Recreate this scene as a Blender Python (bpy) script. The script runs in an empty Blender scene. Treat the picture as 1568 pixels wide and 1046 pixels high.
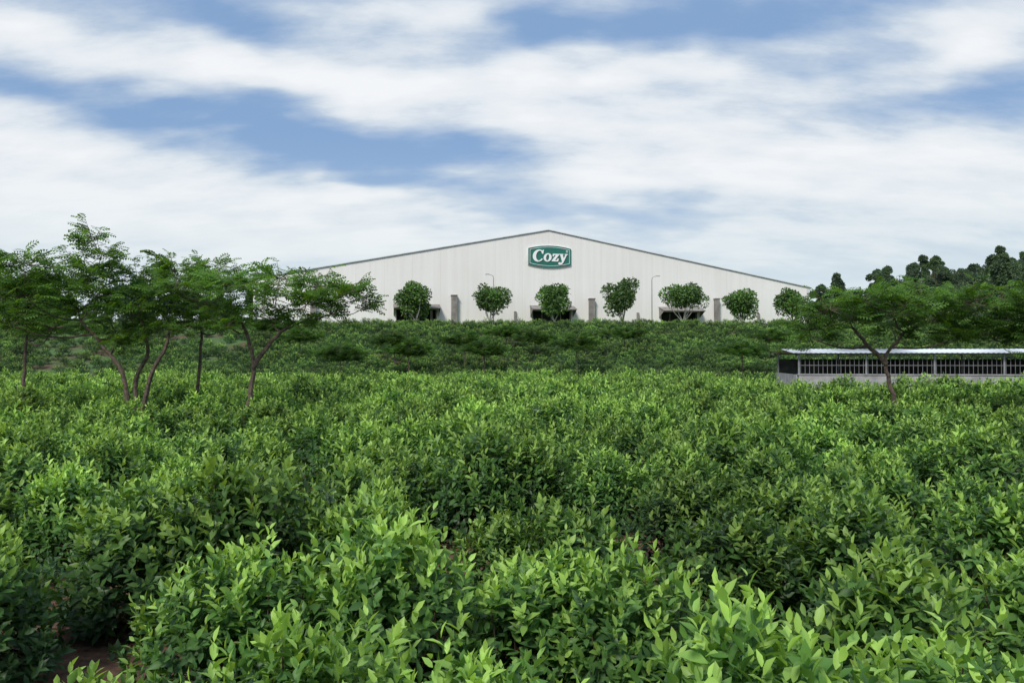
import bpy, math, numpy as np
from mathutils import Vector
S = bpy.context.scene
rad = math.radians
S.view_settings.view_transform = 'Standard'
try: S.view_settings.look = 'None'
except Exception: pass
S.view_settings.exposure = 0

# ------------------------------------------------------------ helpers
def nrm(a): return a/np.maximum(np.linalg.norm(a, axis=-1, keepdims=True), 1e-9)

class MB:
    def __init__(s): s.V=[]; s.F=[]; s.C=[]; s.M=[]; s.n=0
    def add(s, V, F, C, m=0):
        V=np.asarray(V,float); F=np.asarray(F,int)
        C=np.asarray(C,float)
        if C.ndim==1: C=np.repeat(C[None],len(V),0)
        s.V.append(V); s.F.append(F+s.n); s.C.append(C); s.M.append(np.full(len(F),m)); s.n+=len(V)
    def mesh(s, name, mats, smooth=False):
        me=bpy.data.meshes.new(name)
        V=np.concatenate(s.V); me.vertices.add(len(V)); me.vertices.foreach_set('co',V.ravel())
        loops=np.concatenate([f.ravel() for f in s.F]); tot=np.concatenate([np.full(len(f),f.shape[1]) for f in s.F])
        me.loops.add(len(loops)); me.loops.foreach_set('vertex_index',loops.astype(np.int32))
        me.polygons.add(len(tot)); st=np.concatenate([[0],np.cumsum(tot)[:-1]])
        me.polygons.foreach_set('loop_start',st.astype(np.int32))
        for m in mats: me.materials.append(m)
        me.polygons.foreach_set('material_index',np.concatenate(s.M).astype(np.int32))
        me.polygons.foreach_set('use_smooth',np.full(len(tot),smooth))
        me.update(calc_edges=True); me.validate()
        at=me.color_attributes.new('Col','FLOAT_COLOR','POINT')
        C=np.concatenate(s.C); C4=np.concatenate([C,np.ones((len(C),1))],1)
        at.data.foreach_set('color',C4.ravel())
        return me
    def obj(s,name,mats,smooth=False,link=True):
        o=bpy.data.objects.new(name,s.mesh(name,mats,smooth))
        if link: S.collection.objects.link(o)
        return o

def cards(mb,T,F,P,D,N,Sz,C,m=0):
    D=nrm(D); N=nrm(N-(N*D).sum(1,keepdims=True)*D); B=np.cross(D,N)
    T=np.asarray(T,float); F=np.asarray(F)
    V=P[:,None]+Sz[:,None,None]*(T[None,:,0:1]*B[:,None]+T[None,:,1:2]*D[:,None]+T[None,:,2:3]*N[:,None])
    k=len(T); n=len(P)
    FF=(F[None]+(np.arange(n)*k)[:,None,None]).reshape(-1,F.shape[1])
    mb.add(V.reshape(-1,3),FF,np.repeat(C,k,0),m)

def tube(mb,pts,r,C,m=0,k=6):
    pts=np.asarray(pts,float); r=np.asarray(r,float); n=len(pts)
    d=nrm(np.gradient(pts,axis=0)); ref=np.array([0.31,0.95,0.05])
    a=nrm(np.cross(d,ref)); b=np.cross(d,a)
    t=np.arange(k)/k*2*np.pi
    V=pts[:,None]+r[:,None,None]*(np.cos(t)[None,:,None]*a[:,None]+np.sin(t)[None,:,None]*b[:,None])
    F=[[i*k+j,i*k+(j+1)%k,(i+1)*k+(j+1)%k,(i+1)*k+j] for i in range(n-1) for j in range(k)]
    mb.add(V.reshape(-1,3),F,C,m)

def box(mb,c,s,C=(.5,.5,.5),m=0):
    x,y,z=[v/2 for v in s]
    V=[(c[0]+i*x,c[1]+j*y,c[2]+l*z) for l in(-1,1) for j in(-1,1) for i in(-1,1)]
    mb.add(V,[[0,2,3,1],[4,5,7,6],[0,1,5,4],[2,6,7,3],[0,4,6,2],[1,3,7,5]],C,m)

# ------------------------------------------------------------ materials
def newmat(name):
    m=bpy.data.materials.new(name); m.use_nodes=True
    nt=m.node_tree; b=nt.nodes['Principled BSDF']; return m,nt,b
def leafmat(name,rough=.5,trans=.28,var=.35,haze=0,spec=.4,tint=(.75,1.3)):
    m,nt,b=newmat(name); N=nt.nodes; L=nt.links
    a=N.new('ShaderNodeAttribute'); a.attribute_name='Col'
    oi=N.new('ShaderNodeObjectInfo')
    mr=N.new('ShaderNodeMapRange'); mr.inputs[3].default_value=1-var; mr.inputs[4].default_value=1+var
    L.new(oi.outputs['Random'],mr.inputs[0])
    mul=N.new('ShaderNodeVectorMath'); mul.operation='SCALE'
    L.new(a.outputs['Color'],mul.inputs[0]); L.new(mr.outputs[0],mul.inputs['Scale'])
    g=N.new('ShaderNodeNewGeometry'); nz=N.new('ShaderNodeTexNoise'); nz.inputs['Scale'].default_value=.3; nz.inputs['Detail'].default_value=1
    L.new(g.outputs['Position'],nz.inputs['Vector'])
    m2=N.new('ShaderNodeMapRange'); m2.inputs[1].default_value=.3; m2.inputs[2].default_value=.7; m2.inputs[3].default_value=tint[0]; m2.inputs[4].default_value=tint[1]
    L.new(nz.outputs[0],m2.inputs[0])
    mu2=N.new('ShaderNodeVectorMath'); mu2.operation='SCALE'
    L.new(mul.outputs[0],mu2.inputs[0]); L.new(m2.outputs[0],mu2.inputs['Scale'])
    col=mu2.outputs[0]
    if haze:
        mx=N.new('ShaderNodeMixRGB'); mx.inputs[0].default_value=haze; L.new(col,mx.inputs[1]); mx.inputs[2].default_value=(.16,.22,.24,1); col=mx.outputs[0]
    L.new(col,b.inputs['Base Color']); b.inputs['Roughness'].default_value=rough
    b.inputs['Specular IOR Level'].default_value=spec
    t=N.new('ShaderNodeBsdfTranslucent')
    tc=N.new('ShaderNodeMixRGB'); tc.blend_type='MULTIPLY'; tc.inputs[0].default_value=1; tc.inputs[2].default_value=(1.6,1.45,.55,1)
    L.new(col,tc.inputs[1]); L.new(tc.outputs[0],t.inputs['Color'])
    mix=N.new('ShaderNodeMixShader'); mix.inputs[0].default_value=trans
    L.new(b.outputs[0],mix.inputs[1]); L.new(t.outputs[0],mix.inputs[2])
    L.new(mix.outputs[0],N['Material Output'].inputs[0]); return m
def noisemat(name,c1,c2,scale=5,rough=.8,bump=0,detail=6,obj=True,metal=0):
    m,nt,b=newmat(name); N=nt.nodes; L=nt.links
    tc=N.new('ShaderNodeTexCoord'); nz=N.new('ShaderNodeTexNoise'); nz.inputs['Scale'].default_value=scale; nz.inputs['Detail'].default_value=detail
    L.new(tc.outputs['Object'],nz.inputs['Vector'])
    r=N.new('ShaderNodeValToRGB'); r.color_ramp.elements[0].position=.35; r.color_ramp.elements[1].position=.65
    r.color_ramp.elements[0].color=(*c1,1); r.color_ramp.elements[1].color=(*c2,1)
    L.new(nz.outputs[0],r.inputs[0]); L.new(r.outputs[0],b.inputs['Base Color']); b.inputs['Roughness'].default_value=rough; b.inputs['Metallic'].default_value=metal
    if bump:
        bp=N.new('ShaderNodeBump'); bp.inputs['Strength'].default_value=bump; L.new(nz.outputs[0],bp.inputs['Height']); L.new(bp.outputs[0],b.inputs['Normal'])
    return m
M_tea=leafmat('tea_leaf',.45,.36,.24,0,.35,(.70,1.3))
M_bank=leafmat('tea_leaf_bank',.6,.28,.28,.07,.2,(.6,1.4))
M_acacia=leafmat('acacia_leaf',.6,.42,.1,0,.2)
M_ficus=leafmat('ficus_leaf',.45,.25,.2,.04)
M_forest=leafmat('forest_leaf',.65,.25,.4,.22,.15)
M_litter=leafmat('dry_leaf',.8,.1,.1,0,.1)
M_bark=noisemat('bark',(.055,.04,.03),(.14,.105,.08),14,.9,.5)
M_stem=noisemat('stem',(.05,.035,.02),(.12,.08,.05),20,.9)
M_trunkpale=noisemat('pale_bark',(.3,.28,.25),(.5,.48,.44),6,.9)
M_conc=noisemat('concrete',(.24,.245,.245),(.36,.365,.365),3,.85,.1)
M_pil=noisemat('weathered_render',(.18,.165,.15),(.28,.265,.25),1.5,.9)
M_dark=noisemat('dark_opening',(.015,.018,.02),(.04,.045,.05),1.0,.7)
M_metal=noisemat('galvanised',(.22,.23,.24),(.32,.33,.34),4,.5,0,4,True,.3)
M_rail=noisemat('painted_rail',(.12,.125,.13),(.2,.205,.21),4,.5)
M_shade=noisemat('dark_shade_sheet',(.03,.035,.03),(.09,.10,.085),2,.9)  # near-black colour imitating shaded growth behind the shed
M_trim=noisemat('roof_trim',(.45,.5,.53),(.6,.64,.67),1,.5)
M_roofw=noisemat('glare_patch_roof_sheet',(.16,.18,.20),(.75,.8,.84),.3,.5)  # bright reflections on the sheet painted in as pale noise patches
M_green=noisemat('sign_green',(.012,.13,.10),(.016,.15,.115),2,.45)
M_white=noisemat('sign_white',(.78,.8,.78),(.84,.85,.84),2,.45)

def cladding():
    m,nt,b=newmat('cladding'); N=nt.nodes; L=nt.links
    tc=N.new('ShaderNodeTexCoord'); sp=N.new('ShaderNodeSeparateXYZ'); L.new(tc.outputs['Object'],sp.inputs[0])
    w=N.new('ShaderNodeTexWave'); w.wave_type='BANDS'; w.bands_direction='X'; w.inputs['Scale'].default_value=1.6; L.new(tc.outputs['Object'],w.inputs['Vector'])
    mp=N.new('ShaderNodeMapping'); mp.inputs['Scale'].default_value=(1.6,1,.08); L.new(tc.outputs['Object'],mp.inputs[0])
    nz=N.new('ShaderNodeTexNoise'); nz.inputs['Scale'].default_value=1.2; nz.inputs['Detail'].default_value=6; L.new(mp.outputs[0],nz.inputs['Vector'])
    n2=N.new('ShaderNodeTexNoise'); n2.inputs['Scale'].default_value=.12; n2.inputs['Detail'].default_value=3; L.new(tc.outputs['Object'],n2.inputs['Vector'])
    ad=N.new('ShaderNodeMath'); ad.operation='ADD'; L.new(nz.outputs[0],ad.inputs[0]); L.new(n2.outputs[0],ad.inputs[1])
    r=N.new('ShaderNodeValToRGB'); e=r.color_ramp.elements; e[0].position=.36; e[1].position=.64
    hf=N.new('ShaderNodeMath'); hf.operation='MULTIPLY'; hf.inputs[1].default_value=.5; L.new(ad.outputs[0],hf.inputs[0])
    e[0].color=(.73,.71,.68,1); e[1].color=(.80,.79,.765,1); L.new(hf.outputs[0],r.inputs[0])
    fr=N.new('ShaderNodeMath'); fr.operation='FRACT'; dv=N.new('ShaderNodeMath'); dv.operation='MULTIPLY'; dv.inputs[1].default_value=1/3.2
    L.new(sp.outputs[0],dv.inputs[0]); L.new(dv.outputs[0],fr.inputs[0])
    lt=N.new('ShaderNodeMath'); lt.operation='LESS_THAN'; lt.inputs[1].default_value=.035; L.new(fr.outputs[0],lt.inputs[0])
    ml=N.new('ShaderNodeMath'); ml.operation='MULTIPLY'; ml.inputs[1].default_value=.15; L.new(lt.outputs[0],ml.inputs[0])
    mx=N.new('ShaderNodeMixRGB'); L.new(ml.outputs[0],mx.inputs[0]); L.new(r.outputs[0],mx.inputs[1]); mx.inputs[2].default_value=(.55,.51,.45,1)
    L.new(mx.outputs[0],b.inputs['Base Color']); b.inputs['Roughness'].default_value=.55
    bp=N.new('ShaderNodeBump'); bp.inputs['Strength'].default_value=.12; bp.inputs['Distance'].default_value=.03; L.new(w.outputs[0],bp.inputs['Height']); L.new(bp.outputs[0],b.inputs['Normal'])
    return m
M_clad=cladding()

# ------------------------------------------------------------ terrain
def sst(t): t=np.clip(t,0,1); return t*t*(3-2*t)
def height(x,y):
    x=np.asarray(x,float); y=np.asarray(y,float)
    top=5.3-1.3*sst((-x-34)/25)
    yy=y-0.03*x
    t=np.clip((yy-49)/36,0,1); ramp=t*.8+.2*sst(t)
    h=top*ramp
    h=h+13.5*sst((x-66)/70)*sst((y-112)/85)
    h=h+.06*np.sin(x*.9+1)*np.cos(y*.7)*(y<48)
    return h
def axis(a,b,step,far):
    mid=np.arange(a,b,step); g=[]; v=step; p=b
    while p<far: g.append(p); v*=1.35; p+=v
    g.append(far); h=[];v=step;p=a-step
    while p>-far: h.append(p); v*=1.35; p-=v
    h.append(-far); return np.concatenate([h[::-1],mid,g])
xs=axis(-80,140,1.5,3000); ys=axis(-6,230,1.2,3000)
X,Y=np.meshgrid(xs,ys); Z=height(X,Y)
mb=MB(); nx,ny=len(xs),len(ys)
idx=np.arange(nx*ny).reshape(ny,nx)
F=np.stack([idx[:-1,:-1],idx[:-1,1:],idx[1:,1:],idx[1:,:-1]],-1).reshape(-1,4)
mb.add(np.stack([X,Y,Z],-1).reshape(-1,3),F,(.2,.1,.05))
m,nt,b=newmat('soil_and_grass'); N=nt.nodes; L=nt.links
g=N.new('ShaderNodeNewGeometry')
def noise(sc,de=8,ro=.6):
    n=N.new('ShaderNodeTexNoise'); n.inputs['Scale'].default_value=sc; n.inputs['Detail'].default_value=de; n.inputs['Roughness'].default_value=ro; L.new(g.outputs['Position'],n.inputs['Vector']); return n
n1=noise(14,7,.7); r1=N.new('ShaderNodeValToRGB'); e=r1.color_ramp.elements; e[0].position=.35; e[0].color=(.035,.018,.010,1); e[1].position=.68; e[1].color=(.17,.085,.05,1); L.new(n1.outputs[0],r1.inputs[0])
n2=noise(3,4); r2=N.new('ShaderNodeValToRGB'); e=r2.color_ramp.elements; e[0].position=.3; e[0].color=(.035,.08,.02,1); e[1].position=.7; e[1].color=(.09,.17,.04,1); L.new(n2.outputs[0],r2.inputs[0])
n3=noise(.16,4); r3=N.new('ShaderNodeValToRGB'); e=r3.color_ramp.elements; e[0].position=.48; e[1].position=.60; L.new(n3.outputs[0],r3.inputs[0])
sp=N.new('ShaderNodeSeparateXYZ'); L.new(g.outputs['Position'],sp.inputs[0])
gt=N.new('ShaderNodeMapRange'); gt.inputs[1].default_value=84; gt.inputs[2].default_value=90; L.new(sp.outputs[1],gt.inputs[0])
iv=N.new('ShaderNodeMath'); iv.operation='SUBTRACT'; iv.inputs[0].default_value=1; L.new(r3.outputs[0],iv.inputs[1])
mxm=N.new('ShaderNodeMath'); mxm.operation='MAXIMUM'; L.new(gt.outputs[0],mxm.inputs[0])
nr=N.new('ShaderNodeMapRange'); nr.inputs[1].default_value=40; nr.inputs[2].default_value=52; L.new(sp.outputs[1],nr.inputs[0])
mm=N.new('ShaderNodeMath'); mm.operation='MULTIPLY'; L.new(nr.outputs[0],mm.inputs[0]); L.new(iv.outputs[0],mm.inputs[1]); L.new(mm.outputs[0],mxm.inputs[1])
mx=N.new('ShaderNodeMixRGB'); L.new(mxm.outputs[0],mx.inputs[0]); L.new(r1.outputs[0],mx.inputs[1]); L.new(r2.outputs[0],mx.inputs[2])
L.new(mx.outputs[0],b.inputs['Base Color']); b.inputs['Roughness'].default_value=.95
mb.obj('ground',[m],True)

# ------------------------------------------------------------ instancing
def scatter(name,P,rot,scl,idxs,objs):
    col=bpy.data.collections.new(name+'_sources')
    for o in objs: col.objects.link(o)
    me=bpy.data.meshes.new(name); me.vertices.add(len(P)); me.vertices.foreach_set('co',np.asarray(P,float).ravel())
    a=me.attributes.new('rot','FLOAT_VECTOR','POINT'); a.data.foreach_set('vector',np.asarray(rot,float).ravel())
    a=me.attributes.new('scl','FLOAT_VECTOR','POINT'); a.data.foreach_set('vector',np.asarray(scl,float).ravel())
    a=me.attributes.new('idx','INT','POINT'); a.data.foreach_set('value',np.asarray(idxs).astype(np.int32))
    ob=bpy.data.objects.new(name,me); S.collection.objects.link(ob)
    ng=bpy.data.node_groups.new(name+'_gn','GeometryNodeTree')
    ng.interface.new_socket('Geometry',in_out='INPUT',socket_type='NodeSocketGeometry'); ng.interface.new_socket('Geometry',in_out='OUTPUT',socket_type='NodeSocketGeometry')
    n=ng.nodes; l=ng.links; gi=n.new('NodeGroupInput'); go=n.new('NodeGroupOutput')
    ip=n.new('GeometryNodeInstanceOnPoints'); ci=n.new('GeometryNodeCollectionInfo'); ci.inputs[0].default_value=col; ci.inputs[1].default_value=True; ci.inputs[2].default_value=True
    def na(nm,t):
        q=n.new('GeometryNodeInputNamedAttribute'); q.data_type=t; q.inputs[0].default_value=nm; return q
    r=na('rot','FLOAT_VECTOR'); s=na('scl','FLOAT_VECTOR'); i=na('idx','INT'); er=n.new('FunctionNodeEulerToRotation')
    l.new(gi.outputs[0],ip.inputs['Points']); l.new(ci.outputs[0],ip.inputs['Instance']); ip.inputs['Pick Instance'].default_value=True
    l.new(i.outputs[0],ip.inputs['Instance Index']); l.new(r.outputs[0],er.inputs[0]); l.new(er.outputs[0],ip.inputs['Rotation']); l.new(s.outputs[0],ip.inputs['Scale'])
    l.new(ip.outputs[0],go.inputs[0])
    md=ob.modifiers.new('scatter','NODES'); md.node_group=ng
    return ob

# ------------------------------------------------------------ tea bushes
st=[(0,.03),(.25,.19),(.60,.22),(1,.012)]
T0=[];
for y,w in st:
    z=-.18*y*y
    T0+=[(-w,y,z+.35*w),(0,y,z),(w,y,z+.35*w)]
F0=[]
for i in range(3):
    for j in range(2): a=i*3+j; F0.append([a,a+1,a+4,a+3])
T1=[(0,0,0),(.24,.45,.06),(0,1,-.1),(-.24,.45,.06)]; F1=[[0,1,2],[0,2,3]]
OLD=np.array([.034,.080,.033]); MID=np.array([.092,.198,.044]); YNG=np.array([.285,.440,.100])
def make_bush(name,seed,lod,mat,bright=1.0,nmul=1.0):
    r=np.random.default_rng(seed); mb=MB()
    ns=int([440,190,85][lod]*nmul); nl=[9,7,5][lod]; ls=[.079,.107,.150][lod]
    ph=r.uniform(0,6.28,6)
    az=r.uniform(0,2*np.pi,ns); q=np.sqrt(r.uniform(0,1,ns))
    Rm=.64*(1+.16*np.sin(2*az+ph[0])+.10*np.sin(3*az+ph[1])+.07*np.sin(5*az+ph[2]))
    rr=q*Rm
    z=.10+.82*(1-q**2.5)**.85
    x=rr*np.cos(az); y=rr*np.sin(az)
    z=z+.07*np.sin(6*x+ph[3])*np.cos(6*y+ph[4])+.04*np.sin(13*x+ph[5])
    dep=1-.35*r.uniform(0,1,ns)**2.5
    low=r.uniform(0,1,ns)<.10; z=np.where(low,z*r.uniform(.3,.8,ns),z)
    tops=np.stack([x*dep,y*dep,z*dep+r.normal(0,.03,ns)],1)
    tall=r.uniform(0,1,ns)<.10; tops[:,2]+=tall*r.uniform(.04,.17,ns)
    dirn=nrm(np.stack([np.cos(az)*q*.85,np.sin(az)*q*.85,np.full(ns,1.)],1)+r.normal(0,.22,(ns,3)))
    ln=r.uniform(.14,.25,ns)*(1+.3*tall)
    base=tops-dirn*ln[:,None]
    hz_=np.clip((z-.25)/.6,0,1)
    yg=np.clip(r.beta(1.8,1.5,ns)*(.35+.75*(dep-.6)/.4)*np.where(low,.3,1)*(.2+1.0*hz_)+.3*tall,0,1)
    ref=nrm(np.cross(dirn,r.normal(0,1,(ns,3)))); ref2=np.cross(dirn,ref)
    P=[];D=[];Nn=[];Sz=[];C=[]
    for j in range(nl):
        t=j/(nl-1); a=j*2.4+r.uniform(-.4,.4,ns)
        el=np.radians(12+58*t**1.3+r.uniform(-14,14,ns))
        out=np.cos(a)[:,None]*ref+np.sin(a)[:,None]*ref2
        d=np.cos(el)[:,None]*out+np.sin(el)[:,None]*dirn
        P.append(base+dirn*(ln*t)[:,None]); D.append(d); Nn.append(dirn+r.normal(0,.15,(ns,3)))
        Sz.append(ls*(1.15-.45*t**2)*r.uniform(.75,1.2,ns))
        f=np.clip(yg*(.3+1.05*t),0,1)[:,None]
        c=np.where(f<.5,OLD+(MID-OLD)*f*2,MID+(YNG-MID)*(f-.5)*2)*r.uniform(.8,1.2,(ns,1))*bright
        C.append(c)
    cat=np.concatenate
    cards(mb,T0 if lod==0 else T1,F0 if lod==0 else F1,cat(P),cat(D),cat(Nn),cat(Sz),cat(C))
    for k in range([26,6,2][lod]):
        i=r.integers(ns); e=tops[i]*np.array([.85,.85,.9]); s0=np.array([r.normal(0,.05),r.normal(0,.05),-.05])
        mid=(s0+e)/2+np.array([e[0]*.15,e[1]*.15,-.05])
        tube(mb,[s0,mid,e],[.012,.008,.003],(.1,.07,.05),1,4)
    return mb.obj(name,[mat,M_stem],lod==0,False)
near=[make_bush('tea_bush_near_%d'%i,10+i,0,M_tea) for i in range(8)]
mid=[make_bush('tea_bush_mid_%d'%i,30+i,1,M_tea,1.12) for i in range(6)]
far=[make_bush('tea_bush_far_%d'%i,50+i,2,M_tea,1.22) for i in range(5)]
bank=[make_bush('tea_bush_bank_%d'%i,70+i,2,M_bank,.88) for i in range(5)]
R=np.random.default_rng(11)
P=[]; y=-1.9; k=0
while y<49:
    w=.70*abs(y)+9; xx=np.arange(-w,w,.89)+R.uniform(0,.8)
    gap=R.uniform(0,1,len(xx))>.06
    yy=y+.26*np.sin(xx*.45+k*.8)+R.normal(0,.13,len(xx))
    p=np.stack([xx+R.normal(0,.13,len(xx)),yy,0*xx],1)[gap]
    P.append(p); k+=1; y+=1.62
P=np.concatenate(P)
P=P[~((P[:,0]>11.5)&(P[:,1]>35.0-.1*(P[:,0]-12)))]
for gx,gy,grx,gry in((-4.4,6.6,.9,.5),(3.2,7.2,.6,.4),(5.5,9.6,.9,.5),(-1.5,11.5,.8,.5)):
    P=P[((P[:,0]-gx)/grx)**2+((P[:,1]-gy)/gry)**2>1]
P[:,2]=height(P[:,0],P[:,1])
def put(name,P,objs,smin,smax,zs=1):
    n=len(P); s=R.uniform(smin,smax,n)*(1+.09*np.sin(P[:,0]*1.1+P[:,1]*.6)*np.cos(P[:,1]*.9-P[:,0]*.3)); scl=np.stack([s,s,s*R.uniform(.86,1.14,n)*zs],1)
    rot=np.stack([R.normal(0,.07,n),R.normal(0,.07,n),R.uniform(0,6.28,n)],1)
    scatter(name,P,rot,scl,R.integers(0,len(objs),n),objs)
put('tea_plants',P[P[:,1]<11],near,.94,1.2)
put('tea_plants_mid',P[(P[:,1]>=11)&(P[:,1]<24)],mid,.95,1.26)
put('tea_plants_far',P[P[:,1]>=24],far,.95,1.26)
mb=MB(); n=9000; lx=R.uniform(-9,9,n); ly=R.uniform(2,14,n); pz=height(lx,ly)+R.uniform(.01,.03,n)
cards(mb,T1,F1,np.stack([lx,ly,pz],1),R.normal(0,1,(n,3))*np.array([1,1,.15]),np.array([[0,0,1.]])+R.normal(0,.3,(n,3)),R.uniform(.04,.08,n),np.array([[.16,.085,.04]])*R.uniform(.4,1.5,(n,1)))
mb.obj('leaf_litter',[M_litter])
P=[]; y=49.2; k=0
while y<84.5:
    xx=np.arange(-72,75,.72)+R.uniform(0,.7)
    yy=y+.03*xx+.3*np.sin(xx*.2+k)+R.normal(0,.16,len(xx))
    keep=R.uniform(0,1,len(xx))>(.07+.6*((xx<-22)&(np.sin(xx*.5+y*.3)>.1)))
    P.append(np.stack([xx,yy,height(xx,yy)-.05],1)[keep]); y+=1.75; k+=1
P=np.concatenate(P); put('tea_plants_on_bank',P,bank,.70,1.08,.88)
xx=np.arange(-50,60,.45); yy=85.4+.03*xx+R.normal(0,.1,len(xx))
put('hedge',np.stack([xx,yy,height(xx,yy)-.1],1),[make_bush('hedge_plant_%d'%i,90+i,2,M_bank,1.35) for i in range(3)],.40,.85,1)

# ------------------------------------------------------------ acacia-like trees
TF=[(-.012,0,0),(.012,0,0),(.008,1,-.35),(-.008,1,-.35)]; FF=[[0,1,2,3]]
for i in range(5):
    y=.12+.185*i; l=.34*math.sin(math.pi*(.25+.6*i/4.))**.8; z=-.35*y*y
    for s in(-1,1):
        b0=len(TF); tx=s*l; ty=y+.30*l*1.4
        TF+=[(0,y-.07,z),(s*l*.5,y-.02+.3*l*.4,z+.01),(tx,ty,z-.10),(s*l*.45,y+.17,z-.02)]
        FF.append([b0,b0+1,b0+2,b0+3])
def acacia(name,loc,trunk,pads,seed,fs=.31,dens=1.0,tr=.065,ydep=1.1,pal=(.090,.195,.037),pr=(.85,.2),nf=6):
    r=np.random.default_rng(seed); mb=MB(); bark=(.1,.08,.06)
    loc=np.array(loc,float); nodes=[];
    def limb(a,b_,r0,r1,bow=.12):
        a=np.array(a);b_=np.array(b_); L_=np.linalg.norm(b_-a); n=max(4,int(L_/.22)); t=np.linspace(0,1,n)[:,None]
        p=a+(b_-a)*t; w=r.normal(0,.035*L_,(1,3))*np.sin(t*np.pi)+np.array([[0,0,-bow*L_]])*np.sin(t*np.pi)+r.normal(0,.012,(n,3))*(t>0)*(t<1)
        p=p+w; rr=r0+(r1-r0)*t[:,0]; tube(mb,loc+p,rr,bark,1,6)
        for q,w_ in zip(p,rr): nodes.append((q,w_))
        return p
    for tk in trunk:
        tk=np.array(tk,float); t=np.linspace(0,len(tk)-1,len(tk)*4); p=np.stack([np.interp(t,np.arange(len(tk)),tk[:,i]) for i in range(3)],1)
        p[1:-1]=(p[:-2]+p[1:-1]*2+p[2:])/4; p[1:-1]+=r.normal(0,.01,p[1:-1].shape)
        rr=np.linspace(tr,tr*.5,len(p)); tube(mb,loc+p,rr,bark,1,8)
        for q,w_ in list(zip(p,rr))[len(p)//2:]: nodes.append((q,w_))
    root=np.array(trunk[0][-1],float)
    pads3=[]
    for pd in pads:
        x,z=pd[0],pd[1]; sc=pd[2] if len(pd)>2 else 1
        pads3.append((np.array([x,r.uniform(-ydep,ydep)*min(1,sc),z]),sc))
    pads3.sort(key=lambda p:np.linalg.norm(p[0]-root))
    P=[];D=[];Nn=[];Sz=[];C=[]
    for c,sc in pads3:
        best=min(nodes,key=lambda n:np.linalg.norm(n[0]-c)+max(0,n[0][2]-c[2]+.25)*3)
        e=c-np.array([0,0,.1]); limb(best[0],e,min(best[1]*.75,.04),.010)
        nt_=int(17*dens*sc)
        for k in range(nt_):
            a=r.uniform(0,6.28); q=math.sqrt(r.uniform(.03,1))*pr[0]*sc
            ed=c+np.array([math.cos(a)*q,math.sin(a)*q,r.normal(0,pr[1])*.9+.16*sc-.25*q*q])
            stt=c+(ed-c)*.1-np.array([0,0,.12]); tp=np.stack([stt,(stt+ed)/2+np.array([0,0,-.03]),ed]); tube(mb,loc+tp,[.010,.007,.004],bark,1,3)
            for j in range(nf):
                t=.4+.6*j/(nf-1); p=stt+(ed-stt)*t
                aa=a+(1 if j%2 else -1)*r.uniform(.3,1.6)*(1.1-t*.6)
                d=np.array([math.cos(aa),math.sin(aa),r.uniform(-.2,.9)])
                P.append(loc+p);D.append(d);Nn.append(np.array([r.normal(0,.5),r.normal(-.35,.5),1.]));Sz.append(fs*r.uniform(.7,1.25))
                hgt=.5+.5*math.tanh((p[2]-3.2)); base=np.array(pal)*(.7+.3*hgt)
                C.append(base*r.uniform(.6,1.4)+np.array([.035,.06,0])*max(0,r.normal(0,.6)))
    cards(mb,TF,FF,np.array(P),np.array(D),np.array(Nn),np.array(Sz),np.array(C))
    return mb.obj(name,[M_acacia,M_bark])
acacia('acacia_tree',(-9.5,20,0),[[(0,0,0),(-.3,.1,1.7),(-.9,.2,2.4),(-1.4,.1,3.0)],[(.05,0,0),(.5,-.1,1.7),(.8,0,2.3),(.9,0,2.7)],[(0,.1,.3),(-.1,.3,1.5),(.25,.3,2.2),(.1,.2,3.0)]],
  [(-2.4,4.45),(-3.0,3.9,1.1),(-.95,5.1,.5),(-.7,4.7,.6),(-1.3,4.35),(-.4,4.25),(.1,3.9,.9),(-1.9,4.1),(-1.7,3.4,1.1),(-.2,3.3,1.1),(-.9,2.8),(.5,2.9,.9),(-3.2,3.2,1.1),(-2.5,2.9),(-1.0,3.7),(-2.3,3.6),(-3.7,4.2),(-.5,2.5,.8)],1,dens=1.3)
acacia('acacia_tree',(-8.5,21.5,0),[[(0,0,0),(.02,0,1.2),(.12,0,2.4),(.1,0,3.2)]],
  [(.1,4.5,.9),(-.5,4.3,.8),(.65,4.1,.9),(-.3,3.8),(.5,3.5),(-.1,3.1,.8),(.9,3.0,.8),(.2,4.0)],2,tr=.055,dens=1.1)
acacia('acacia_tree',(-6.5,19,0),[[(0,0,0),(.28,0,1.3),(.32,.1,1.9),(.2,.1,2.5),(.0,.1,2.9)],[(.31,.05,1.8),(.7,0,2.4),(1.2,-.1,2.8)]],
  [(-.4,4.0,.9),(.85,4.1,.8),(.3,3.75),(1.8,3.9,.8),(2.6,3.7,.7),(2.95,3.35,.55),(1.5,3.45),(2.1,3.2,.9),(-.7,3.3,.9),(.7,3.1,.8),(-1.3,3.8,.9),(-1.5,4.2,.7),(-.1,2.9,.7),(.9,3.65),(2.2,3.55,.9),(1.2,3.0,.8)],3,dens=1.05)
acacia('acacia_tree',(9.7,20,0),[[(0,0,0),(-.1,0,.9),(-.3,0,1.7),(-.3,.1,2.1),(.2,.1,2.7)],[(-.3,0,1.9),(-.7,0,2.3),(-1.1,.1,2.8)]],
  [(-2.1,3.3),(-2.4,2.85,.8),(-1.3,3.5),(-.3,3.5),(.6,3.6),(1.4,3.5),(2.2,3.4,1.1),(3.0,3.1,1.1),(-1.2,3.1),(.8,3.05),(-1.8,2.6,.7),(1.8,2.85),(2.8,3.5,.9),(-.4,3.2),(2.6,2.6,.8),(3.6,3.3),(.1,2.75,.7),(3.3,2.7,.9),(1.2,2.6,.7)],4,dens=1.2)
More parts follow.
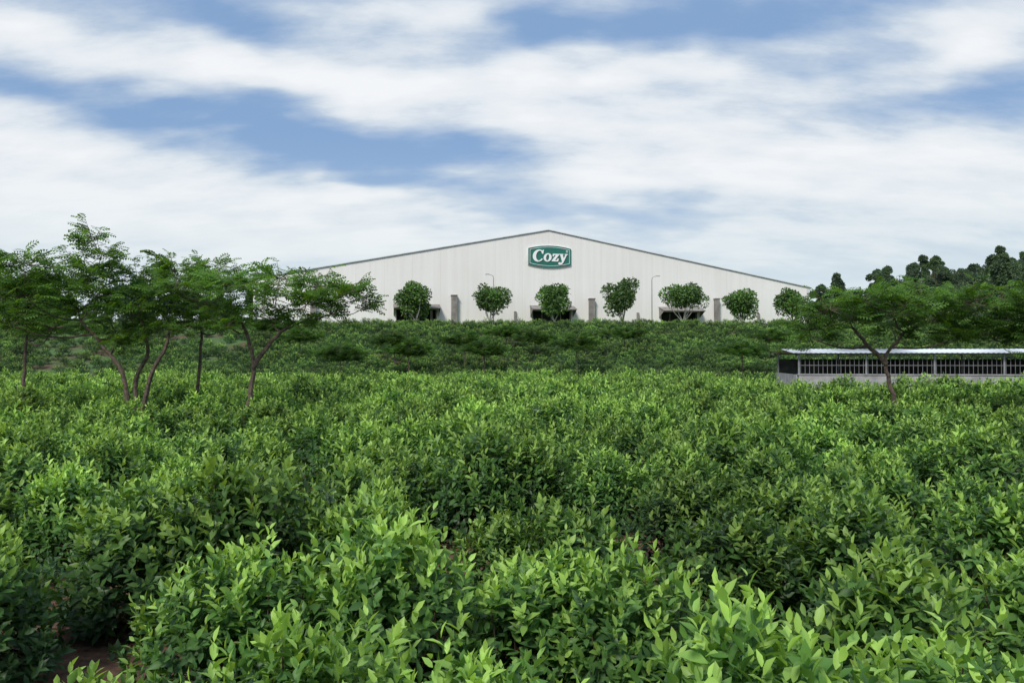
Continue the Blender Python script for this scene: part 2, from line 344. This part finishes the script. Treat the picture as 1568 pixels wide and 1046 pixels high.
acacia('acacia_tree',(15.2,21,0),[[(0,0,0),(.1,0,1.5),(0,0,2.6)]],
  [(-1.6,3.3),(-.7,3.6),(.2,3.7),(1.2,3.6),(-1.1,2.9),(.6,3.1),(1.9,3.2),(-2.1,2.8)],9,dens=1.2)
acacia('acacia_tree',(-14.0,23,0),[[(0,0,0),(-.1,0,1.5),(0,0,2.8)]],
  [(-1.2,4.1),(-.3,4.4),(.8,4.2),(-.9,3.5),(.4,3.5),(1.2,3.4),(1.4,3.0),(-.2,2.9)],12,dens=1.4)
for i,(x,y,h) in enumerate([(-10.4,48.3,2.7),(-8.3,56,2.6),(-6.9,53,2.4),(-3.4,57,2.6),(-1.9,54,2.3),(4.3,53,3.0),(-.5,66,1.9),(15.6,54,2.3),(9,64,2.2),(-16,60,2.4),(1.8,62,2.0),(20,62,2.3),(-20,66,2.4)]):
    z=float(height(x,y))
    acacia('sapling_tree',(x,y,z),[[(0,0,0),(.05,0,h*.35),(0,0,h*.65)]],[(0,h*.95,.9),(-1.0,h*.82,.9),(1.0,h*.84,.9),(-.3,h*.75),(.5,h*.72)],20+i,fs=.45,dens=1.3,tr=.05,ydep=.6,pal=(.06,.14,.03),pr=(.8,.12),nf=5)

# ------------------------------------------------------------ broadleaf trees
TL=[(0,0,0),(.32,.5,.06),(0,1,-.08),(-.32,.5,.06)]
def broadleaf(name,seed,mat,H=5.2,Rc=2.1,n=9000,ls=.2,bark=None,trunkh=1.6,col=((.03,.08,.02),(.11,.22,.04)),link=True,oval=1.0,k=16):
    r=np.random.default_rng(seed); mb=MB(); cz=(H+trunkh)/2; rz=(H-trunkh)/2
    cen=[];rs=[]
    for i in range(k):
        d=nrm(r.normal(0,1,3)); q=r.uniform(.25,.78)
        cen.append([d[0]*Rc*q,d[1]*Rc*q,cz+d[2]*rz*q*oval]); rs.append(r.uniform(.24,.44)*Rc)
    cen=np.array(cen);rs=np.array(rs)
    w=rs**2/np.sum(rs**2); ii=r.choice(k,n,p=w)
    d=nrm(r.normal(0,1,(n,3))); d[:,2]=np.where(r.uniform(0,1,n)<.4,np.abs(d[:,2]),d[:,2])
    P=cen[ii]+d*rs[ii,None]*(1-.55*r.uniform(0,1,(n,1))**2)*np.array([1,1,.85])
    D=nrm(d+r.normal(0,.7,(n,3))+np.array([0,0,-.2])); Nn=d+r.normal(0,.5,(n,3))+np.array([0,0,.4])
    cl=r.uniform(.7,1.3,k)[ii,None]
    f=r.beta(1.5,2,(n,1)); C=(np.array(col[0])+(np.array(col[1])-np.array(col[0]))*f)*cl
    cards(mb,TL,F1,P,D,Nn,ls*r.uniform(.6,1.3,n),C)
    a0=np.array([0,0,0.]); fk=np.array([r.normal(0,.1),r.normal(0,.1),trunkh*.55])
    tube(mb,[a0,a0*.5+fk*.5,fk],[.14,.11,.1],(.4,.4,.4),1,7)
    for i in range(6):
        c=cen[i]; tube(mb,[fk,fk*.5+c*.5+np.array([c[0]*.2,c[1]*.2,-.1]),c],[.07,.05,.02],(.4,.4,.4),1,5)
    return mb.obj(name,[mat,bark or M_bark],False,link)
th=rad(9.97); fx,fy=math.cos(th),math.sin(th); PK=(4.3,94.0)
for i,(px,dd,Rc,H) in enumerate([(-10.7,88.5,2.35,5.0),(-2.4,89,2.3,4.9),(4.75,89,2.45,5.2),(12.4,90,2.4,5.5),(19.5,91,2.5,5.5),(26.2,91.5,2.2,4.4),(32.3,92.5,2.2,4.7)]):
    o=broadleaf('ficus_tree',200+i,M_ficus,H,Rc,5200,.28,M_trunkpale,1.1,((.035,.09,.022),(.13,.25,.045)),k=22); o.location=(px,dd-.8,float(height(px,dd))-.05); o.rotation_euler[2]=i*1.3
for i,(x,y,H,Rc) in enumerate([(-47,78,6.0,3.5),(-53,80,7,4),(-41,86,5,3),(-58,74,6,3.5),(-37,90,4.5,2.5),(-64,82,7,4)]):
    o=broadleaf('broadleaf_tree',220+i,M_ficus,H,Rc,7000,.32,M_bark,1.2,((.015,.04,.018),(.05,.10,.035)),k=20); o.location=(x,y,float(height(x,y))-.1)
fv=[broadleaf('forest_tree_%d'%i,240+i,M_forest,[9,11,8,15,13][i],[3.2,2.8,3.4,2.2,1.9][i],3600,[.5,.45,.5,.42,.42][i],M_bark,[2,3,1.5,8,6][i],((.035,.075,.025),(.12,.19,.05)),False,k=[20,16,20,10,12][i]) for i in range(5)]
FR=np.random.default_rng(8); q=[]
for _ in range(12000):
    x=FR.uniform(45,190); y=FR.uniform(112,250)
    if x/y<.30 or (x<50 and y<170): continue
    q.append((x,y))
for _ in range(700): q.append((FR.uniform(-170,-45),FR.uniform(120,200)))
for _ in range(2500):
    q.append((FR.uniform(-260,260),FR.uniform(252,330)))
keep=[];grid={}
for x,y in q:
    kx,ky=int(x//3.8),int(y//3.8)
    if any((kx+i,ky+j) in grid and (grid[(kx+i,ky+j)][0]-x)**2+(grid[(kx+i,ky+j)][1]-y)**2<12 for i in(-1,0,1) for j in(-1,0,1)) or (kx,ky) in grid: continue
    grid[(kx,ky)]=(x,y); keep.append((x,y))
K=np.array(keep); n=len(K); hz=height(K[:,0],K[:,1])-.3
hz=np.where(K[:,1]>=250,np.minimum(hz,6),hz)
s=FR.uniform(.5,1.0,n)*np.where((K[:,0]<72)&(K[:,1]<200),.8,1)
scatter('forest',np.stack([K[:,0],K[:,1],hz],1),np.stack([0*s,0*s,FR.uniform(0,6.28,n)],1),np.stack([s,s,s*FR.uniform(.85,1.2,n)],1),FR.choice(5,n,p=[.3,.2,.3,.1,.1]),fv)

# ------------------------------------------------------------ warehouse
wh=bpy.data.objects.new('warehouse_building',None); S.collection.objects.link(wh)
BZ=5.1; wh.location=(PK[0],PK[1],BZ); wh.rotation_euler[2]=th
def child(mb,name,mats,par=wh,smooth=False):
    o=mb.obj(name,mats,smooth); o.parent=par; return o
HP=16.9-BZ; HE=10.6-BZ; W=33.5; DP=60
doors=[-15.5,.4,16.3]; dw=4.6; dh=2.3
mb=MB(); xs_=[-W]+[v for d in doors for v in(d-dw/2,d+dw/2)]+[W]
def rz_(x): return HP-(HP-HE)*abs(x)/W
def strip(a,b_,z0):
    n=max(2,int((b_-a)/2)); q=sorted(set(list(np.linspace(a,b_,n))+([0.0] if a<0<b_ else [])))
    for u,v in zip(q[:-1],q[1:]): mb.add([(u,0,z0),(v,0,z0),(v,0,rz_(v)),(u,0,rz_(u))],[[0,1,2,3]],(.7,.7,.7))
for i in range(len(xs_)-1): strip(xs_[i],xs_[i+1],dh if i%2 else -.6)
mb.add([(-W,0,-.6),(-W,0,HE),(-W,DP,HE),(-W,DP,-.6)],[[0,1,2,3]],(.7,.7,.7)); mb.add([(W,0,-.6),(W,DP,-.6),(W,DP,HE),(W,0,HE)],[[0,1,2,3]],(.7,.7,.7))
mb.add([(-W,DP,-.6),(-W,DP,HE),(0,DP,HP),(W,DP,HE),(W,DP,-.6)],[[0,1,2,3,4]],(.7,.7,.7))
child(mb,'walls',[M_clad])
mb=MB(); t=.09; ov=.16
for s in(-1,1):
    sl=(HP-HE)/W; e=W+.3; ze=HP-sl*e
    V=[(0,-ov,HP+.03),(s*e,-ov,ze+.03),(s*e,DP+ov,ze+.03),(0,DP+ov,HP+.03)]
    V+=[(v[0],v[1],v[2]+t) for v in V]
    mb.add(V,[[0,1,2,3],[4,7,6,5],[0,4,5,1],[1,5,6,2],[2,6,7,3]],(.4,.4,.4))
child(mb,'roof',[M_trim])
mb=MB()
for d in doors:
    mb.add([(d-dw/2,1.6,-.6),(d+dw/2,1.6,-.6),(d+dw/2,1.6,dh),(d-dw/2,1.6,dh)],[[0,1,2,3]],(.1,.1,.1))
    for s in(-1,1): mb.add([(d+s*dw/2,0,-.6),(d+s*dw/2,1.6,-.6),(d+s*dw/2,1.6,dh),(d+s*dw/2,0,dh)],[[0,1,2,3]],(.1,.1,.1))
    mb.add([(d-dw/2,0,dh),(d+dw/2,0,dh),(d+dw/2,1.6,dh),(d-dw/2,1.6,dh)],[[0,1,2,3]],(.1,.1,.1))
child(mb,'door_recesses',[M_dark])
mb=MB()
for d in doors:
    for k in range(-2,3): box(mb,(d+k*dw/4*.98,.25,.6),(.1,.1,3.2),m=0)
    box(mb,(d,.25,1.0),(dw-.1,.08,.1),m=0)
child(mb,'door_frames',[M_pil])
mb=MB()
for d in doors:
    a=dw/2+.35; V=[(d-a,-.01,dh+.55),(d+a,-.01,dh+.55),(d+a,-1.8,dh+.05),(d-a,-1.8,dh+.05)]; V+=[(v[0],v[1],v[2]+.08) for v in V]
    mb.add(V,[[0,1,2,3],[4,7,6,5],[2,6,7,3],[1,5,6,2],[0,3,7,4]],(.3,.3,.3))
    for s in(-1,1): mb.add([(d+s*(a-.05),-.02,dh+.5),(d+s*(a-.05),-1.7,dh+.03),(d+s*(a-.05),-.02,dh-.7)],[[0,1,2]],(.3,.3,.3))
child(mb,'door_canopies',[M_pil])
mb=MB()
for p,h,w_ in [(-11.2,3.9,.62),(5.2,3.7,.62),(21.0,3.9,.5),(-27,3.9,.62)]:
    box(mb,(p,-.35,h/2-.3),(w_,.6,h+.6)); box(mb,(p,-.36,h+.06),(w_+.12,.7,.12))
for p in(-13.8,-4.0,11.0,26.6): box(mb,(p,-.12,.9),(.28,.2,2.6))
child(mb,'pilasters',[M_pil])
mb=MB(); 
for s in(-1,1): tube(mb,[(s*(W-.3),-.14,-.5),(s*(W-.3),-.14,HE-.2)],[.08,.08],(.4,.4,.4))
child(mb,'downpipes',[M_trim],smooth=True)
def flat(name,polys,mat,y,ex,par):
    cu=bpy.data.curves.new(name,'CURVE'); cu.dimensions='2D'; cu.fill_mode='BOTH'; cu.extrude=ex
    for pl in polys:
        sp=cu.splines.new('POLY'); sp.points.add(len(pl)-1)
        for i,p in enumerate(pl): sp.points[i].co=(p[0],p[1],0,1)
        sp.use_cyclic_u=True
    tmp=bpy.data.objects.new(name+'_tmp',cu); me=bpy.data.meshes.new_from_object(tmp); me.name=name; bpy.data.objects.remove(tmp)
    me.materials.clear(); me.materials.append(mat)
    o=bpy.data.objects.new(name,me); S.collection.objects.link(o); o.parent=par; o.rotation_euler=(math.pi/2,0,0); o.location=(0,y,0); return o
sign=bpy.data.objects.new('brand_sign',None); S.collection.objects.link(sign)
sz=13.8; sign.location=(PK[0]+.12*fx,PK[1]+.12*fy,sz); sign.rotation_euler[2]=th
def badge(w,h,bow):
    p=[]; t=np.linspace(-1,1,25)
    p+=[(w*a,-h-bow*(1-a*a)) for a in t]; p+=[(w*a,h+bow*(1-a*a)) for a in t[::-1]]; return p
flat('border_plate',[badge(2.62,.98,.34)],M_white,-.10,.05,sign)
flat('green_plate',[badge(2.57,.95,.33)],M_green,-.19,.03,sign)
flat('inner_line',[badge(2.40,.82,.30),badge(2.36,.785,.295)],M_white,-.235,.012,sign)
def el(cx,cy,rx,ry,a0=0,a1=360,n=40,rot=0):
    return [(cx+rx*math.cos(rad(a)),cy+ry*math.sin(rad(a))) for a in np.linspace(a0,a1,n,endpoint=(a1-a0)<360)]
Cc=[el(.8,.76,.80,.84,52,325)+[(1.30,.40)]+el(.90,.76,.44,.66,312,55)+[(1.22,1.05),(1.42,1.0),(1.46,1.58),(1.32,1.55)]]
Oo=[el(.55,.53,.56,.58),el(.55,.53,.22,.42)]
Zz=[[(.05,1.05),(.95,1.05),(.95,.92),(.45,.18),(.72,.18),(.80,.42),(.96,.42),(.92,0),(0,0),(0,.12),(.50,.87),(.28,.87),(.2,.68),(.05,.68)]]
Yy=[[(-.05,1.05),(.52,1.05),(.52,.93),(.44,.93),(.64,.42),(.80,.93),(.70,.93),(.70,1.05),(1.14,1.05),(1.14,.93),(1.03,.93),(.66,-.1),(.45,-.40),(.15,-.46),(-.05,-.34),(0,-.12),(.18,-.08),(.30,-.2),(.42,-.08),(.44,.03),(.06,.93),(-.05,.93)]]
def tr(pl,ox,s): return [[((x+ox+.12*y)*s-2.13,y*s-.58) for x,y in p] for p in pl]
sc=.86
for nm,pl,ox in(('letter_c',Cc,0),('letter_o',Oo,1.55),('letter_z',Zz,2.72),('letter_y',Yy,3.74)):
    flat(nm,tr(pl,ox,sc),M_white,-.27,.04,sign)
flat('registered_mark',[el(2.08,.62,.12,.12),el(2.08,.62,.07,.07)],M_white,-.25,.012,sign)

# ------------------------------------------------------------ street lamps
for x,y,s in((-2.05,88.4,1),(15.9,90.4,-1)):
    mb=MB(); z0=0
    box(mb,(0,0,.1),(.35,.35,.2)); tube(mb,[(0,0,.1),(0,0,3),(0,0,5.4),(s*-.05,0,5.65),(s*-.3,0,5.8),(s*-.6,0,5.85)],[.06,.05,.04,.035,.03,.03],(.4,.4,.4),0,8)
    box(mb,(s*-.7,0,5.85),(.45,.16,.08)); o=mb.obj('street_lamp',[M_metal]); o.location=(x,y,float(height(x,y)))

# ------------------------------------------------------------ open shed with railing
sh=bpy.data.objects.new('open_shed',None); S.collection.objects.link(sh); sh.location=(13.3,37,0); sh.rotation_euler[2]=rad(-6)
Ls=24; SD=4.2; mb=MB()
box(mb,(Ls/2,0,.62),(Ls,.18,1.2)); box(mb,(Ls/2,0,1.24),(Ls+.1,.26,.05)); box(mb,(0,SD/2,.62),(.18,SD-.2,1.2)); child(mb,'low_wall',[M_conc],sh)
mb=MB()
for i in range(9): 
    for yy in(.0,SD): box(mb,(i*3+.02,yy,1.15),(.07,.07,2.2))
box(mb,(Ls/2,0,2.19),(Ls,.05,.06)); box(mb,(Ls/2,SD,2.19),(Ls,.06,.08))
for i in range(9): tube(mb,[(i*3,0,2.2),(i*3,SD/2,2.38),(i*3,SD,2.2)],[.035]*3,(.3,.3,.3),0,5)
child(mb,'posts_and_trusses',[M_metal],sh)
mb=MB()
for i in range(int(Ls/.2)): box(mb,(i*.2+.1,0,1.68),(.02,.02,.84))
box(mb,(Ls/2,0,2.08),(Ls,.035,.035)); box(mb,(Ls/2,0,1.66),(Ls,.035,.03))
child(mb,'railing',[M_rail],sh)
mb=MB(); xs2=np.arange(-.3,Ls+.7,.11)
for s,(ya,za,yb,zb) in enumerate([(-.4,2.22,SD/2,2.42),(SD/2,2.42,SD+.4,2.22)]):
    V=[];
    for i,x in enumerate(xs2):
        dz=.02*(i%2); V+=[(x,ya,za+dz),(x,yb,zb+dz)]
    mb.add(V,[[2*i,2*i+2,2*i+3,2*i+1] for i in range(len(xs2)-1)],(.7,.7,.7))
child(mb,'roof',[M_roofw],sh)
mb=MB(); box(mb,(Ls/2,SD+.2,.98),(Ls,.1,1.9)); child(mb,'rear_shade_sheet',[M_shade],sh)  # added dark sheet in place of the shade behind the shed
mb=MB()
for i in range(11): 
    x=1.2+i*2.1; yq=1.8+(i%3)*.5; box(mb,(x,yq,1.2),(1.1,.8,.06)); box(mb,(x-.4,yq,.6),(.06,.7,1.14)); box(mb,(x+.4,yq,.6),(.06,.7,1.14))
child(mb,'tables',[M_pil],sh)

# ------------------------------------------------------------ sky
w=bpy.data.worlds.new('World'); S.world=w; w.use_nodes=True; nt=w.node_tree; N=nt.nodes; L=nt.links; N.clear()
out=N.new('ShaderNodeOutputWorld'); bg=N.new('ShaderNodeBackground'); bg.inputs[1].default_value=.1; L.new(bg.outputs[0],out.inputs[0])
sk=N.new('ShaderNodeTexSky'); sk.sky_type='NISHITA'; sk.sun_disc=False; sk.sun_elevation=rad(45); sk.sun_rotation=rad(205); sk.air_density=1.0; sk.dust_density=1.0
tc=N.new('ShaderNodeTexCoord'); d=tc.outputs['Generated']
def M(op,a,b_=None,c=None,clamp=False):
    n=N.new('ShaderNodeMath'); n.operation=op; n.use_clamp=clamp
    for i,v in enumerate((a,b_,c)):
        if v is None: continue
        if isinstance(v,(int,float)): n.inputs[i].default_value=v
        else: L.new(v,n.inputs[i])
    return n.outputs[0]
def VM(op,a,b_=None,c=None):
    n=N.new('ShaderNodeVectorMath'); n.operation=op
    for i,v in enumerate((a,b_,c)):
        if v is None: continue
        if isinstance(v,tuple): n.inputs[i].default_value=v
        else: L.new(v,n.inputs[i])
    return n
sp=N.new('ShaderNodeSeparateXYZ'); L.new(d,sp.inputs[0])
zc=M('ADD',M('MAXIMUM',sp.outputs[2],0.0),.30)
cb=N.new('ShaderNodeCombineXYZ'); L.new(M('DIVIDE',sp.outputs[0],zc),cb.inputs[0]); L.new(M('DIVIDE',sp.outputs[1],zc),cb.inputs[1])
def wn(vec,scale,det,ro,dist,off=(0,0,0),vs=(1,1,1)):
    mp=VM('MULTIPLY_ADD',vec,vs,off)
    n=N.new('ShaderNodeTexNoise'); n.inputs['Scale'].default_value=scale; n.inputs['Detail'].default_value=det; n.inputs['Roughness'].default_value=ro; n.inputs['Distortion'].default_value=dist; L.new(mp.outputs[0],n.inputs['Vector']); return n
nB=wn(cb.outputs[0],5.0,2,.5,0,(7,2,0),(.8,1.2,1))
nA=wn(cb.outputs[0],4.2,6,.60,0,(3,1,0),(.75,1.6,1))
dd=VM('MULTIPLY_ADD',nB.outputs['Color'],(.18,0,.08),d).outputs[0]   # domain warp
blobs=[
(170,75,160,34,1.3),(480,128,160,26,1.3),(700,120,150,30,1.1),(640,22,150,22,1.0),(985,95,120,26,1.5),(1510,42,100,40,1.5),(60,300,290,95,1.3),
(820,185,190,36,1.0),(1240,190,220,72,.9),(1420,300,260,75,1.1),(960,268,160,28,1.1),(530,292,80,18,1.4),(640,365,300,40,1.3),
(430,205,130,30,-1.2),(590,245,170,28,-1.1),(410,55,80,44,-1.3),(1150,24,200,28,-1.2),(1340,85,60,40,-1.2),(900,328,220,18,-.9),(1490,150,120,26,-1.2),(120,142,200,18,-1.0),(820,62,70,28,-1.1)]
acc=0.0
for px,py,rx,ry,a in blobs:
    v=np.array([(px-784)/1220,1.,(545-py)/1220]); v/=np.linalg.norm(v); v=v+np.array([.09,0,.04])
    k_=math.sqrt(.8); sx,sy,sz_=k_*1220/rx,k_*1.2,k_*1220/ry
    s2=VM('MULTIPLY_ADD',dd,(sx,sy,sz_),(-float(v[0])*sx,-float(v[1])*sy,-float(v[2])*sz_))
    s3=VM('DOT_PRODUCT',s2.outputs[0],s2.outputs[0])
    acc=M('MULTIPLY_ADD',M('POWER',math.exp(-1),s3.outputs['Value']),a,acc)
fld=M('MULTIPLY_ADD',M('SUBTRACT',nA.outputs[0],.52),2.5,M('MULTIPLY',acc,.75))
mr=N.new('ShaderNodeMapRange'); mr.interpolation_type='SMOOTHSTEP'; mr.inputs[1].default_value=-.78; mr.inputs[2].default_value=.72; L.new(fld,mr.inputs[0])
cr=N.new('ShaderNodeMixRGB'); cr.inputs[1].default_value=(6.5,7.3,8.1,1); cr.inputs[2].default_value=(9.0,9.2,9.5,1)
mr2=N.new('ShaderNodeMapRange'); mr2.inputs[1].default_value=.1; mr2.inputs[2].default_value=1.2; L.new(fld,mr2.inputs[0]); L.new(mr2.outputs[0],cr.inputs[0])
blue=N.new('ShaderNodeMixRGB'); blue.inputs[0].default_value=.78; L.new(sk.outputs[0],blue.inputs[1]); blue.inputs[2].default_value=(2.6,4.2,6.9,1)
mx=N.new('ShaderNodeMixRGB'); L.new(mr.outputs[0],mx.inputs[0]); L.new(blue.outputs[0],mx.inputs[1]); L.new(cr.outputs[0],mx.inputs[2])
hz=N.new('ShaderNodeMapRange'); hz.interpolation_type='SMOOTHSTEP'; hz.inputs[1].default_value=.0; hz.inputs[2].default_value=.27; hz.inputs[3].default_value=.9; hz.inputs[4].default_value=0; L.new(sp.outputs[2],hz.inputs[0])
mh=N.new('ShaderNodeMixRGB'); L.new(hz.outputs[0],mh.inputs[0]); L.new(mx.outputs[0],mh.inputs[1]); mh.inputs[2].default_value=(7.3,8.2,8.5,1)
L.new(mh.outputs[0],bg.inputs[0])
try:
    w.cycles.sampling_method='MANUAL'; w.cycles.sample_map_resolution=256
except Exception: pass

# ------------------------------------------------------------ sun + camera
E=rad(45)
sv=Vector((-math.cos(E)*math.sin(rad(25)),-math.cos(E)*math.cos(rad(25)),math.sin(E)))
li=bpy.data.lights.new('sun','SUN'); li.energy=3.3; li.angle=rad(14); li.color=(1,.95,.88)
so=bpy.data.objects.new('sun',li); S.collection.objects.link(so); so.rotation_euler=sv.to_track_quat('Z','Y').to_euler()
cam=bpy.data.cameras.new('camera'); cam.lens=28; cam.sensor_width=36; cam.clip_end=8000
co=bpy.data.objects.new('camera',cam); S.collection.objects.link(co); co.location=(0,0,2.1); co.rotation_euler=(rad(91.03),0,0); S.camera=co
